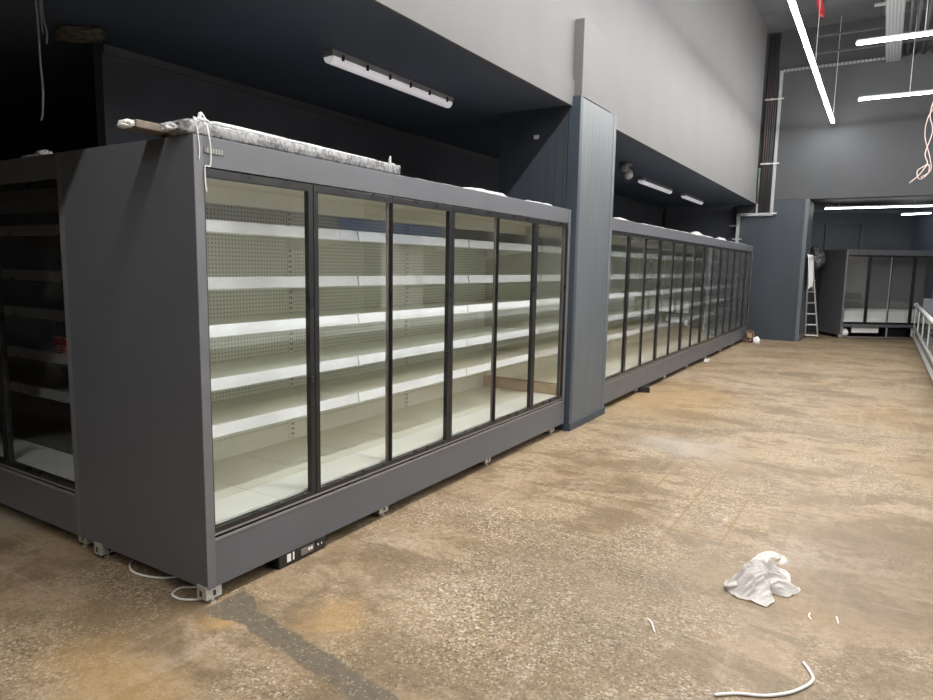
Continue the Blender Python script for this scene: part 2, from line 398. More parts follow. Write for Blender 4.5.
# far wall: upper part over the opening, and the part behind the end of the second bay
struct('wall_far', B((-.26, 13, 14.4, 14.6, 3.075, 6.6)), 'wall_far')
struct('wall_far_bay', B((-2.15, -.30, 14.6, 14.7, 0, ZS+.2)), 'wall_dark')
struct('wall_right', B((11.4, 11.5, -9, 14.4, 0, 6.6)), 'wall_right')
struct('wall_behind', B((-9, 13, -9.1, -9, 0, 6.6)), 'wall_right')
struct('reflected_pale_panel', B((7.6, 8.1, 11.2, 12.3, 0, 2.5)), 'white')  # free-standing pale block out of view, added for its reflection in the doors
struct('trim_right', B((7.4, 7.5, 9.0, 12.8, 2.05, 2.5)), 'tarp')  # blue tarpaulin out of view, added to show as a reflection in the glass
# back room beyond the opening, turned about 32 degrees
A = math.radians(32); dA = Vector((math.cos(A), math.sin(A), 0)); nA = Vector((-math.sin(A), math.cos(A), 0))
P0 = Vector((.905, 17.22, 0)); 
def rot_box(bm, s0, s1, t0, t1, z0, z1):
    vs = box(bm, s0, s1, t0, t1, z0, z1)
    for v in vs: v.co = P0 + dA*v.co.x + nA*v.co.y + Vector((0, 0, v.co.z))
bm = bmesh.new(); rot_box(bm, -4, 2.45, 0, .1, 0, 3.2); struct('wall_back_room', bm, mat_plain('dark_back_wall', (.075,.08,.09), .7, 0, .08, 1.4, .25))
bm = bmesh.new(); rot_box(bm, 2.45, 2.55, -4.5, .1, 0, 3.2)
struct('wall_back_room_right', bm, mat_rib('boarding_back_room', (.085,.10,.125), .12, 1))
bm = bmesh.new(); rot_box(bm, -4, 2.45, -.03, 0, 3.02, 3.09); struct('trim_back_room', bm, 'blue_l')
for i, q in enumerate(((.25, .31, -.035, 0, 1.6, 2.72), (1.14, 1.20, -.035, 0, 1.6, 2.72), (-.3, 1.3, -.025, 0, 2.72, 2.78))):
    bm = bmesh.new(); rot_box(bm, *q); struct('trim_%d' % (i+1), bm, 'wall_dark')
# clad columns (pier in the fridge line, column at the far end)
def pier(nm, x0, x1, y0, y1, z1, label):
    t = thing(nm, label, 'column', ((x0+x1)/2, (y0+y1)/2, 0))
    ox, oy = (x0+x1)/2, (y0+y1)/2
    X0, X1, Y0, Y1 = x0-ox, x1-ox, y0-oy, y1-oy
    c = .10
    obj('core', B((X0+.02, X1-.02, Y0+.02, Y1-.02, 0, z1-.01)), 'blue', t)
    return t, X0, X1, Y0, Y1
t, X0, X1, Y0, Y1 = pier('clad_column', -.77, .05, 3.945, 4.88, 3.06, 'blue grey boarded column standing between the two long rows of fridges')
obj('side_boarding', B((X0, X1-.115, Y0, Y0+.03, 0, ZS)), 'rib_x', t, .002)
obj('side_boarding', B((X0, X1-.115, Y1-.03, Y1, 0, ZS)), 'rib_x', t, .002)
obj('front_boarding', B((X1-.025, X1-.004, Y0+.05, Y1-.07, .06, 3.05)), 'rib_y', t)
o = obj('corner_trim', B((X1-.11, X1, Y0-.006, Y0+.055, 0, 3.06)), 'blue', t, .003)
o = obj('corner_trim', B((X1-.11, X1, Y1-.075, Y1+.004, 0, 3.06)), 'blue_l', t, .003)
obj('skirting', B((X1-.02, X1+.012, Y0-.004, Y1+.004, 0, .075)), 'blue', t, .004)
obj('white_tag', B((X0+.365, X0+.415, Y0-.006, Y0, 2.715, 2.75)), 'label', t)
t, X0, X1, Y0, Y1 = pier('clad_column', -.47, .98, 14.4, 15.5, 3.075, 'wide blue grey boarded column at the far end, ladder leaning beside it')
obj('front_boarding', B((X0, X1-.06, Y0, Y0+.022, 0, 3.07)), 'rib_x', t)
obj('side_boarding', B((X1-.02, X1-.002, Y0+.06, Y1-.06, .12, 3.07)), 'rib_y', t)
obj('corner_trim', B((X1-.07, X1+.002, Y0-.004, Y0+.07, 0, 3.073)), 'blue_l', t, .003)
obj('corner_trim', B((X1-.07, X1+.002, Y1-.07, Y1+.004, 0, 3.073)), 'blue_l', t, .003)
obj('skirting', B((X1-.01, X1+.015, Y0-.005, Y1, 0, .12)), 'blue_l', t, .004)

# ------------------------------------------------------------------ fridges
SHELF_Z = (1.706, 1.435, 1.203, .941, .708)
H = 2.06; K0 = .073
def fridge(label, loc, rz, n, pitch, D, group=None, left=True, right=True, shelves=True, dark=False, kick=True, feet=(), H=H, zb=.29, spacer='gasket'):
    t = thing('refrigerated_display_cabinet', label, 'fridge', loc, rz, group)
    L = n*pitch + .095; y0 = .0475; y1 = L - .0475
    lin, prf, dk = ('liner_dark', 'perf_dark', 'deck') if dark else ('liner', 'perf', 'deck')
    # end panels: grey outside with a thin paler front edge
    def endp(ya, yb, inner):
        e = obj('end_panel', B((-D, -.004, ya, yb, K0, H)), 'panel', t, .002)
        obj('edge_strip', B((-.004, .002, ya, yb, K0, H)), 'panel_edge', e, .001)
        obj('inner_lining', B((-D+.12, -.06, inner, inner+.004, zb, 1.93)), lin if dark else 'mirror', e)
    if left: endp(0, .045, .0455)
    if right: endp(L-.045, L, L-.0495)
    ya, yb = (.045 if left else 0), (L-.045 if right else L)
    obj('header_panel', B((-.02, 0, ya, yb, 1.935, H)), 'panel', t, .002)
    obj('top_panel', B((-D, -.02, ya, yb, H-.03, H-.003)), 'panel', t)
    if kick:
        obj('kick_panel', B((-.02, 0, ya, yb, K0, zb)), 'panel', t, .002)
        parts('kick_trim', [(-.012, .003, ya, yb, zb, zb+.008), (-.02, -.004, ya, yb, zb+.022, zb+.032)], 'greyline', t)
    parts('door_track', [(-.05, -.02, ya, yb, 1.9, 1.935), (-.05, -.02, ya, yb, zb, zb+.05)], 'black', t)
    # liner
    obj('back_panel', B((-D+.15, -D+.17, ya, yb, .34, 1.9)), prf, t)
    obj('outer_back', B((-D, -D+.02, ya, yb, K0, H-.03)), 'panel', t)
    obj('canopy', B((-D+.17, -.05, ya, yb, 1.915, 1.93)), lin, t); obj('air_baffle', B((-.45, -.435, ya, yb, 1.83, 1.915)), lin, t)
    k = max(1, round(n*pitch/.42)); wd = (yb-ya)/k; d0 = None
    for i in range(k):
        if d0 is None: 
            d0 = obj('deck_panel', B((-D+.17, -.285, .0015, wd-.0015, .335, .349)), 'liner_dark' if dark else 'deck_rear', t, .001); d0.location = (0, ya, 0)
            obj('front_tray', B((-.283, -.05, .0015, wd-.0015, .335, .352)), dk, d0, .001)
        else: cp(d0, t, (0, ya+wd*i, 0))
    obj('base_tray', B((-D+.02, -.03, ya, yb, .18 if kick else .30, .333)), 'panel', t)
    mods = [(y0 + 2*pitch*i, y0 + pitch*min(2*i+2, n)) for i in range((n+1)//2)]
    if shelves:
        for (a, b) in mods[1:]:
            bm = B((-D+.17, -D+.178, -.022, .022, .36, 1.9)); u = obj('slotted_upright', bm, lin+'_slot', t); u.location = (0, a, 0)
        w = mods[0][1]-mods[0][0]
        bm = extrude_y(bmesh.new(), [(-D+.18, -.012), (-.30, -.012), (-.30, -.022), (-.286, -.022), (-.286, .012), (-.30, .012), (-.30, .006), (-D+.18, .006)], .004, w-.004); shelf = None
        for (a, b) in mods:
            for z in SHELF_Z:
                if shelf is None:
                    shelf = obj('shelf', bm, lin, t); shelf.location = (0, a, z)
                    # price rail: slanted strip with a lip top and bottom
                    r = bmesh.new()
                    pr = [(-.287, .030), (-.272, .030), (-.262, -.026), (-.268, -.032), (-.287, -.030)]
                    va = [[r.verts.new((x, yy, zz)) for x, zz in pr] for yy in (.006, w-.006)]
                    for i in range(5): r.faces.new((va[0][i], va[0][(i+1) % 5], va[1][(i+1) % 5], va[1][i]))
                    r.faces.new(va[0][::-1]); r.faces.new(va[1])
                    obj('price_rail', r, 'rail_dark' if dark else 'rail', shelf)
                    for yy in (.012, w-.018):
                        obj('bracket', extrude_y(bmesh.new(), [(-D+.18, -.013), (-.34, -.013), (-.34, -.028), (-D+.25, -.085), (-D+.18, -.085)], yy, yy+.004), lin, shelf)
                else:
                    cp(shelf, t, (0, a, z))
    # doors: a black frame with a pane; alternate stiles heavy and thin
    def door(heavy_left):
        zt = 1.93; z0 = zb+.032; hl, hr = (.034, .006) if heavy_left else (.006, .034)
        fr = ring(bmesh.new(), -.034, -.004, .002, pitch-.002, z0, zt, hl, pitch-hr, z0+.026, zt-.036)
        d = obj('door', fr, 'black', t, .002)
        obj('glass_pane', B((-.021, -.020, hl-.004, pitch-hr+.004, z0+.022, zt-.032)), 'glass', d)
        # spacer bar by the thin stile; its default brown paints in a reflection
        s = pitch-hr if heavy_left else hl
        sg = -1 if heavy_left else 1
        a, b = sorted((s, s+sg*(.022 if heavy_left else .008))); obj('spacer_bar', B((-.031, -.0225, a, b, z0+.026, zt-.036)), spacer, d)
        return d
    dl = dr = None
    for i in range(n):
        hv = (i % 2 == 1)
        if hv:
            if dl is None: dl = door(True); dl.location = (0, y0+pitch*i, 0)
            else: cp(dl, t, (0, y0+pitch*i, 0))
        else:
            if dr is None: dr = door(False); dr.location = (0, y0+pitch*i, 0)
            else: cp(dr, t, (0, y0+pitch*i, 0))
    # galvanised feet with a levelling bolt
    ft = None
    for (fx, fy) in feet:
        if ft is None:
            ft = obj('foot', B((-.05, .016, -.042, .042, .022, .085)), 'galv', t, .002)
            bm = bmesh.new(); lathe(bm, [(.018, 0), (.018, .006), (.008, .008), (.008, .03)], 12); obj('levelling_bolt', bm, 'zinc', ft)
            parts('slot_hole', [(.016, .0165, -.005, .010, .034, .060), (-.032, -.014, -.0425, -.042, .034, .062)], 'black', ft)
            ft.location = (fx, fy, 0)
        else: cp(ft, t, (fx, fy, 0))
    return t
run1 = fridge('nearest long grey fridge with six glass doors and a wrapped pack on top', (0, 0, 0), 0, 6, (3.93-.095)/6, 1.03,
    feet=[(-.02, .035), (-.05, 1.29), (-.05, 2.57), (-.05, 3.76), (-.86, .035), (-.86, 1.29), (-.86, 2.57), (-.86, 3.8)])
P2 = (13.9-4.97-.095)/14
run2 = fridge('longest row of fridge doors, running from the boarded column to the far end', (0, 4.97, 0), 0, 14, P2, 1.03, spacer='greyline',
    feet=[(-.05, .035+k*2*P2) for k in range(8)] + [(-.86, .035+k*2*P2) for k in range(8)])
PL = .755
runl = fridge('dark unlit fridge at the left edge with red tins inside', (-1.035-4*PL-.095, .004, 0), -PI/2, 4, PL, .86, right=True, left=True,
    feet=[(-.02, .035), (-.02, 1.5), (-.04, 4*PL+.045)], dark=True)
# name plate on the nearest fridge header
obj('maker_plate', B((0, .004, .05, .15, 1.992, 2.014)), mat_bands('embossed_plate', (.11,.11,.11), (.24,.235,.22), 1, 70, .45, .058, .142), run1, .001)
# far fridge, turned towards the aisle, with its plinth left off
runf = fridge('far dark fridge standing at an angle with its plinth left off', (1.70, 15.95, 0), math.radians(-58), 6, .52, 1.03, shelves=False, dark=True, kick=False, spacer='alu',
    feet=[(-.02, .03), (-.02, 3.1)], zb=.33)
LF = 6*.52+.095
obj('bottom_rail', B((-.05, 0, .045, LF-.045, .27, .335)), 'panel', runf, .002)
obj('floor_rail', B((-.06, -.01, .045, LF, .02, .045)), 'greyline', runf)
for yy in (.05, 1.09, 2.13): obj('plinth_post', B((-.05, -.02, yy, yy+.03, .045, .27)), 'alu', runf)
bm = bmesh.new(); box(bm, -.45, -.09, 1.16, 1.6, .05, .25); obj('compressor_unit', bm, 'black', runf, .01)
bm = bmesh.new(); lathe(bm, [(.03, 0), (.085, .03), (.09, .1), (.05, .16), (.02, .17)], 16, (-.12, .17, .046)); obj('drain_pot', bm, 'white', runf, 0, True)
obj('white_board', B((-.10, -.085, .32, .95, .13, .265)), 'white', runf)
obj('white_board', B((-.10, -.085, 1.72, 2.08, .06, .265)), 'white', runf)
obj('deck_step', extrude_y(bmesh.new(), [(-.06, .353), (-.06, .40), (-.45, .62), (-.75, .66), (-.75, .353)], .05, LF-.05), 'deck', runf)

# wooden strip lying inside the nearest fridge at its far end
tag(obj('wooden_strip', B((-.83, -.045, 3.835, 3.855, .351, .45)), 'brown', None, .003), 'brown wooden strip lying on the white fridge deck at the far end', 'wood')
# red tins in the dark fridge
def tin(x, y, z, label):
    t = thing('tin', label, 'tin', (x, y, z), 0, None)
    bm = bmesh.new(); lathe(bm, [(.045, 0), (.048, .004), (.046, .02), (.046, .115), (.048, .12), (.046, .125), (.03, .125)], 20); obj('body', bm, 'redcan', t, 0, True)
    bm = bmesh.new(); lathe(bm, [(.0465, .112), (.049, .113), (.049, .119), (.0465, .12)], 20); obj('lid_rim', bm, 'cream', t, 0, True)
zt = SHELF_Z[3]+.007
tin(-1.80, .345, zt, 'left one of two red banded tins on the dark fridge shelf')
tin(-1.695, .345, zt, 'right one of two red banded tins, beside the grey end panel')

# ------------------------------------------------------------------ chest cabinet along the right side
def open_case():
    t = thing('glass_fronted_chest_cabinet', 'low glass fronted chest cabinet with white top rail along the right edge', 'chest cabinet', (3.12, -1.4, 0))
    L = 18.0
    obj('base', B((.06, 1.0, 0, L, .06, .30)), 'case_base', t, .004)
    obj('plinth', B((.12, .95, .05, L-.05, 0, .06)), 'black', t)
    bm = bmesh.new(); beam(bm, (.02, 0, .15), (.02, L, .15), .05, .035); obj('bumper_rail', bm, 'alu', t, .004)
    bm = bmesh.new(); beam(bm, (.035, 0, .315), (.035, L, .315), .045, .04); obj('glass_channel', bm, 'alu', t, .004)
    obj('tub_floor', B((.25, .95, .05, L-.05, .302, .33)), 'case_in', t); parts('tub_wall', [(.93, .95, .05, L-.05, .33, .80), (.25, .93, .05, .08, .33, .74), (.25, .93, L-.08, L-.05, .33, .74)], 'case_in', t)
    obj('inner_shelf', B((.32, .93, .08, L-.08, .60, .62)), 'case_in', t)
    ps = None
    for k in range(11):
        y = .02 + k*(L-.04)/10
        if ps is None: ps = obj('post', B((.02, .04, -.008, .008, .335, .80)), 'alu', t); ps.location = (0, y, 0)
        else: cp(ps, t, (0, y, 0))
    pn = None; w = (L-.04)/10
    for k in range(10):
        y = .02 + k*w
        if pn is None: pn = obj('glass_pane', B((.03, .033, .014, w-.014, .335, .80)), 'glass_case', t); pn.location = (0, y, 0)
        else: cp(pn, t, (0, y, 0))
    bm = bmesh.new(); tube(bm, [(.03, -.02, .825), (.03, L-.02, .825)], .032, 12); obj('top_rail', bm, 'white', t, 0, True)
    bm = bmesh.new(); tube(bm, [(.03, L-.05, .825), (.03, L+.03, .825)], .042, 12); obj('end_cap', bm, 'white', t, 0, True)
    jn = None
    for k in range(9):
        y = .7 + k*2.05
        if jn is None:
            bm = bmesh.new(); tube(bm, [(.03, 0, .825), (.03, .04, .825)], .036, 12); jn = obj('rail_joint', bm, 'alu', t, 0, True); jn.location = (0, y, 0)
        else: cp(jn, t, (0, y, 0))
    return t
open_case()
tag(obj('grey_box', B((3.20, 3.92, 14.9, 15.25, .621, 1.02)), 'panel', None, .006), 'dark grey box standing in the far end of the chest cabinet', 'box')

# ------------------------------------------------------------------ crumpled film and bags
def crumple(name, c, size, seed, m, sub=4, amp=.35, ridge=2.6, flat=True, rz=0.0, fix=None):
    bm = bmesh.new(); bmesh.ops.create_icosphere(bm, subdivisions=sub, radius=1)
    off = Vector((seed*3.7, seed*1.3, seed*2.1))
    for v in bm.verts:
        p = v.co.copy(); s = p*ridge + off
        r = noise.ridged_multi_fractal(s, 1.0, 2.0, 4, 1.0, 2.0, noise_basis='PERLIN_ORIGINAL')
        k = 1 + amp*(r-1.1) + .25*noise.noise(p*1.3+off)
        q = Vector((p.x*size[0], p.y*size[1], p.z*size[2]))*k
        if flat: q.z = max(q.z, -size[2]*.55) + size[2]*.55
        v.co = Matrix.Rotation(rz, 3, 'Z') @ q
    return obj(name, bm, m, None, 0, True, c)
def sheet(name, pts_fn, nu, nv, m, thick=.0, parent=None):
    bm = bmesh.new(); g = [[bm.verts.new(pts_fn(i/nu, j/nv)) for j in range(nv+1)] for i in range(nu+1)]
    for i in range(nu):
        for j in range(nv): bm.faces.new((g[i][j], g[i+1][j], g[i+1][j+1], g[i][j+1]))
    o = obj(name, bm, m, parent, 0, True)
    if thick: s = o.modifiers.new('thick', 'SOLIDIFY'); s.thickness = thick
    return o

# carrier bag on the floor: body, two handles and a trailing corner, in one crumpled skin
def carrier_bag():
    C0 = Vector((2.075, 1.60, 0))
    rim = [(1.925, 1.50), (1.985, 1.425), (2.05, 1.425), (2.12, 1.405), (2.145, 1.46), (2.125, 1.555), (2.205, 1.57), (2.235, 1.69), (2.165, 1.705), (2.16, 1.80), (2.09, 1.83), (2.0, 1.76), (1.955, 1.64)]
    pol = sorted((math.atan2(y-C0.y, x-C0.x), math.hypot(x-C0.x, y-C0.y)) for x, y in rim)
    def R(a):
        a = (a+PI) % (2*PI) - PI
        for k in range(len(pol)):
            a0, r0 = pol[k-1]; a1, r1 = pol[k]
            if k == 0: a0 -= 2*PI
            if a0 <= a <= a1:
                t = (a-a0)/(a1-a0); t = t*t*(3-2*t); return r0+(r1-r0)*t
        a0, r0 = pol[-1]; a1, r1 = pol[0]; t = (a-a0)/(a1+2*PI-a0); t = t*t*(3-2*t); return r0+(r1-r0)*t
    bm = bmesh.new(); na, nr = 220, 60; rows = []
    top = bm.verts.new((0, 0, 0)); pos = []
    def P(a, r):
        rr = R(a)*(1+.03*noise.noise(Vector((math.cos(a)*6, math.sin(a)*6, 2)))*r)
        x, y = rr*r*math.cos(a), rr*r*math.sin(a)
        # two humps: the body to the left and the upper handle at the back
        hgt = .105*math.exp(-((x+.045)**2/.0075+(y-.0)**2/.016)) + .085*math.exp(-((x-.0)**2/.0045+(y-.16)**2/.006)) + .05*math.exp(-((x-.10)**2/.004+(y-.05)**2/.004))
        hgt *= (1-r**5)
        hgt -= .045*math.exp(-((x-.045)**2+(y-.095)**2)/.0011)          # hollow between the handles
        q = Vector((x*.8-y*.6, x*.6+y*.8, 0))
        w = noise.noise(Vector((x*9, y*9, 5)))
        f = noise.ridged_multi_fractal(Vector((q.x*26+w*1.4, q.y*6+w, 1.7)), .9, 2.1, 3, 1.0, 2.0)-1.2
        f2 = noise.ridged_multi_fractal(Vector((x*15+4, y*30+w*2, 9)), .9, 2.2, 3, 1.0, 2.0)-1.2
        env = min(1, r*4)*(1-r**6)
        z = hgt*(1.08) + (.017*f + .003*f2)*env*(.5+hgt*9) + .012*(1-r**4)
        edge = max(0, r-.9)/.1
        z = max(.0025, z) + .008*edge*(noise.noise(Vector((a*7, 3, 1)))+.5)
        return Vector((x, y, max(.002, z)))
    top.co = P(0, .0001)
    for i in range(1, nr+1):
        rows.append([bm.verts.new(P(2*PI*k/na, i/nr)) for k in range(na)])
    for k in range(na): bm.faces.new((top, rows[0][k], rows[0][(k+1) % na]))
    for a, b in zip(rows, rows[1:]):
        for k in range(na): bm.faces.new((a[k], b[k], b[(k+1) % na], a[(k+1) % na]))
    o = obj('carrier_bag', bm, 'bag', None, 0, True, (C0.x, C0.y, 0))
    def handle(ctrl, w, sd):
        pts = curve_pts(ctrl, 10)
        def f(u, v):
            i = min(len(pts)-1, int(u*(len(pts)-1))); p = pts[i]; d = (pts[min(i+1, len(pts)-1)]-pts[max(0, i-1)]).normalized()
            sd_ = d.cross(Vector((0, 0, 1))).normalized()
            k = noise.noise(p*40+Vector((v*3, sd, 0)))*.006
            return p + sd_*(v-.5)*w + Vector((0, 0, .012*abs(v-.5)*math.sin(v*9+sd) + k))
        return sheet('handle', f, len(pts)-1, 6, 'bag', .0, o)
    handle([(-.04, .09, .085), (-.01, .15, .105), (.025, .19, .105), (.055, .20, .09), (.065, .175, .07)], .055, 1)
    handle([(.045, .16, .05), (.085, .13, .05), (.10, .08, .045), (.10, .02, .04)], .04, 6)
    handle([(-.09, -.09, .045), (-.125, -.12, .035), (-.14, -.10, .02), (-.125, -.07, .03)], .03, 4)
    return tag(o, 'crumpled white plastic carrier bag lying on the open floor', 'plastic bag')
carrier_bag()

# things lying on top of the nearest fridge
def pack():
    t = thing('wrapped_pack', 'long pack in clear stretch film lying on the nearest fridge', 'pack', (-.085, 0, H))
    n = 100
    def slab(y0, L, w, h, zc, e, a1, a2, end_w, x0=0.0, dz=0.0):
        def f(u, v):
            y = y0 + u*L; a = v*2*PI; ca, sa = math.cos(a), math.sin(a)
            x = math.copysign(abs(ca)**e, ca)*w; z = math.copysign(abs(sa)**e, sa)*h
            en = min(1, min(u, 1-u)/end_w)**.5
            k = a1*noise.noise(Vector((x*18, y*7, z*18+3))) + a2*noise.noise(Vector((x*25, y*28+z*120, 7)))
            kz = a1*noise.noise(Vector((x*18+9, y*7, z*18)))
            return Vector((x0 + x*(.55+.45*en) + k, y, max(.0015, zc + dz*u + z*(.35+.65*en) + kz*(1 if z > 0 else 0))))
        return f
    sheet('wrapped_panels', slab(-.03, 1.47, .072, .031, .0325, .3, .004, .0008, .02), n*2, 40, 'film_pack', 0, t)
    sheet('wrapped_profile', slab(.13, 1.28, .045, .010, .076, .4, .003, .001, .03, -.01, -.016), n, 24, 'film', 0, t)
    for (x, y, s, zz, sd) in ((-.02, -.0, (.055, .05, .024), .030, 3), (.02, .085, (.045, .05, .022), .062, 8), (.01, 1.40, (.03, .03, .02), .055, 11)):
        c = crumple('film_knot', (x, y, zz-s[2]*.55), s, sd, 'film', 4, .35, 1.8); c.parent = t
    bm = bmesh.new()
    tube(bm, curve_pts([(.02, .08, .075), (.025, .085, .105), (.02, .10, .10), (.03, .11, .075)], 6), [.008]*6+[.004]*13, 6); obj('film_tail', bm, 'film', t, 0, True)
    bm = bmesh.new()
    tube(bm, curve_pts([(.0, 1.395, .065), (.005, 1.40, .115), (.0, 1.41, .08)], 5), [.008]*4+[.004]*7, 6); obj('film_tail', bm, 'film', t, 0, True)
pack()
t = thing('card_plank', 'grey brown plank with white foam end jutting over the end panel', 'plank', (-.225, 0, H))
bm = bmesh.new(); beam(bm, (.0, -.14, .033), (.0, .75, .022), .115, .032); obj('board', bm, 'cardboard', t, .004)
c = crumple('foam_end', (-.0, -.14, .018), (.05, .022, .022), 5, 'foam', 4, .45); c.parent = t
bm = bmesh.new()
tube(bm, curve_pts([(-.09, .07, H+.09), (-.02, .075, H+.06), (.008, .072, H+.01), (.010, .078, H-.06), (.010, .072, H-.12), (.008, .05, 1.935), (.008, .048, 1.88), (.009, .052, 1.83)], 8), .0028, 6)
tag(obj('string', bm, 'cable_w', None, 0, True), 'white string hanging over the header of the nearest fridge', 'string')
bm = bmesh.new()
tube(bm, curve_pts([(-.07, .04, H+.07), (-.01, .028, H+.035), (.005, .022, H-.01), (.006, .026, H-.06), (.006, .022, H-.10)], 8), .0022, 6)
tag(obj('string', bm, 'cable_w', None, 0, True), 'short white string at the top front corner of the nearest fridge', 'string')
def film_strip(y0, y1, x0, x1, amp, seed, label, nm='plastic_film', z=H):
    n = int((y1-y0)*28)+4
    def f(u, v):
        y = y0+(y1-y0)*u; x = x0+(x1-x0)*v + .012*noise.noise(Vector((y*5, v*3, seed)))
        e = math.sin(PI*min(1, max(0, v)))**.5 * min(1, min(u, 1-u)*12)
        z_ = z + .003 + amp*e*max(0, .35+noise.noise(Vector((y*1.6, v*1.3, seed)))+.22*noise.noise(Vector((y*9, v*6, seed+4))))
        return Vector((x, y, z_))
    return tag(sheet(nm, f, n, 12, 'film', .0), label, 'plastic film')
film_strip(1.55, 2.1, -.12, -.005, .010, 2, 'flat strip of clear film beside the wrapped pack')
film_strip(2.15, 2.75, -.09, -.008, .06, 7, 'bunched white film lying midway along the nearest fridge top')
film_strip(3.1, 3.55, -.09, -.008, .04, 12, 'small scrap of film near the column on the nearest fridge')
film_strip(5.1, 8.6, -.14, -.006, .034, 15, 'long white film strip on the far row, next to the column')
film_strip(8.75, 11.2, -.22, -.006, .072, 19, 'raised heap of white film midway along the far row of fridges')
film_strip(11.3, 13.6, -.12, -.006, .034, 23, 'flat white film at the far end of the far row')
tag(crumple('plastic_film', (-1.30, .06, H), (.035, .04, .022), 21, 'film', 4, .5), 'right scrap of crumpled white plastic on the dark left fridge', 'plastic film')
tag(crumple('plastic_film', (-1.43, .07, H), (.075, .04, .014), 26, 'film', 4, .5), 'flatter left scrap of white plastic on the dark left fridge', 'plastic film')

# ------------------------------------------------------------------ small things under and before the fridges
def control(name, loc, rz, sx, sy, sz, label):
    t = thing(name, label, 'control box', loc, rz)
    obj('housing', B((-sx, 0, 0, sy, 0, sz)), 'black', t, .004)
    parts('white_sticker', [(0, .001, sy*.16, sy*.24, sz*.3, sz*.9), (0, .001, sy*.28, sy*.31, sz*.3, sz*.9)], 'label', t)
    bm = B((0, .004, sy*.45, sy*.72, sz*.3, sz*.82)); p = obj('display', bm, 'gasket', t, .001)
    parts('display_mark', [(.004, .005, sy*.60, sy*.64, sz*.5, sz*.7), (.004, .005, sy*.655, sy*.69, sz*.5, sz*.7)], 'label', p)
    parts('indicator', [(0, .002, sy*.82, sy*.835, sz*.5, sz*.65), (0, .002, sy*.9, sy*.915, sz*.5, sz*.65)], 'label', t)
control('control_box', (-.004, .42, .001), 0, .2, .33, .069, 'black control box with white stickers under the nearest fridge')
control('control_box', (.10, 6.36, .001), .35, .12, .28, .068, 'black control box poking out below the far row of fridges')
def loop(name, pts, m, r, label, cat):
    bm = bmesh.new(); tube(bm, curve_pts(pts, 10), r, 8); return tag(obj(name, bm, m, None, 0, True), label, cat)
loop('cable_loop', [(-.75, .20, .006), (-.70, .07, .006), (-.60, .005, .006), (-.48, .01, .006), (-.38, .06, .006), (-.30, .16, .006)], 'cable_w', .005, 'white cable looping out under the middle of the end panel', 'cable')
loop('cable_loop', [(-.12, .14, .006), (-.18, .08, .006), (-.24, .03, .006), (-.22, -.03, .006), (-.14, -.035, .006), (-.07, .02, .006), (-.08, .12, .006)], 'cable_w', .005, 'white cable coiled at the foot of the fridge corner', 'cable')
loop('plastic_trim', [(2.06, .60, .006), (2.13, .655, .006), (2.22, .70, .006), (2.30, .78, .006), (2.355, .89, .006), (2.34, .96, .006), (2.315, 1.005, .006)], 'white', .006, 'long curved white plastic strip at the bottom right of the floor', 'plastic strip')
loop('plastic_trim', [(1.695, .995, .004), (1.72, .97, .004), (1.755, .90, .004)], 'white', .004, 'short white plastic offcut left of the long curved strip', 'plastic strip')
loop('plastic_trim', [(2.300, 1.455, .003), (2.298, 1.43, .003), (2.31, 1.40, .003)], 'foam', .003, 'tiny thin offcut just below the carrier bag', 'plastic strip')
loop('plastic_trim', [(2.405, 1.49, .003), (2.41, 1.46, .003), (2.415, 1.43, .003)], 'foam', .003, 'tiny pale offcut to the right, below the carrier bag', 'plastic strip')
# white cube by the far row, reel of brown tube at its end
t = thing('junction_box', 'small white box on the floor under the far row of fridges', 'box', (.05, 9.75, 0))
obj('body', B((-.035, .035, -.05, .05, .001, .055)), 'white', t, .006); obj('lid', B((-.038, .038, -.053, .053, .055, .066)), 'greyline', t, .004)
t = thing('tube_coil', 'heap of brown coiled tube at the end of the far row', 'tube coil', (.13, 13.55, 0))
for k in range(5):
    bm = bmesh.new(); r = .13-.012*k; a0 = random.random()*6
    pts = [(r*math.cos(a0+i*2*PI/24)*(.55+.1*k), .02*math.sin(i)+ (k-2)*.05, r+.012+r*math.sin(a0+i*2*PI/24)) for i in range(25)]
    tube(bm, pts, .014, 8, False); obj('coil', bm, 'brownreel', t, 0, True)
bm = bmesh.new(); box(bm, -.05, .05, -.13, .13, .10, .22); obj('wooden_block', bm, 'brown', t, .01)
tag(crumple('white_rag', (.28, 13.37, .0), (.06, .06, .09), 31, 'cloth', 4, .45), 'white rag on the floor beside the brown coil at the far column', 'rag')

# ------------------------------------------------------------------ ladder with a cloth
def ladder():
    t = thing('step_ladder', 'aluminium ladder leaning beside the far column, white cloth on top', 'ladder', (0, 0, 0))
    bl, br = Vector((1.01, 15.63, .0)), Vector((1.275, 15.66, .0)); tl, tr = Vector((1.015, 14.90, 1.86)), Vector((1.055, 15.25, 1.86))
    for a, b in ((bl, tl), (br, tr)):
        bm = bmesh.new(); beam(bm, a, b, .028, .06, (0, 1, 0)); s = obj('rail', bm, 'alu', t, .003)
        bm = bmesh.new(); beam(bm, a, a+(b-a)*.02, .036, .07, (0, 1, 0)); obj('rubber_foot', bm, 'black', s)
    for k in range(1, 7):
        f = (.06 + .262*k - .26*.0)/1.86
        f = (.055 + .255*(k-1))/1.86
        bm = bmesh.new(); beam(bm, bl.lerp(tl, f), br.lerp(tr, f), .07, .03); obj('tread', bm, 'alu', t, .003)
    bm = bmesh.new(); beam(bm, tl+Vector((-.02,0,.0)), tr+Vector((.02,0,0)), .12, .03); obj('top_cap', bm, 'alu', t, .004)
ladder()
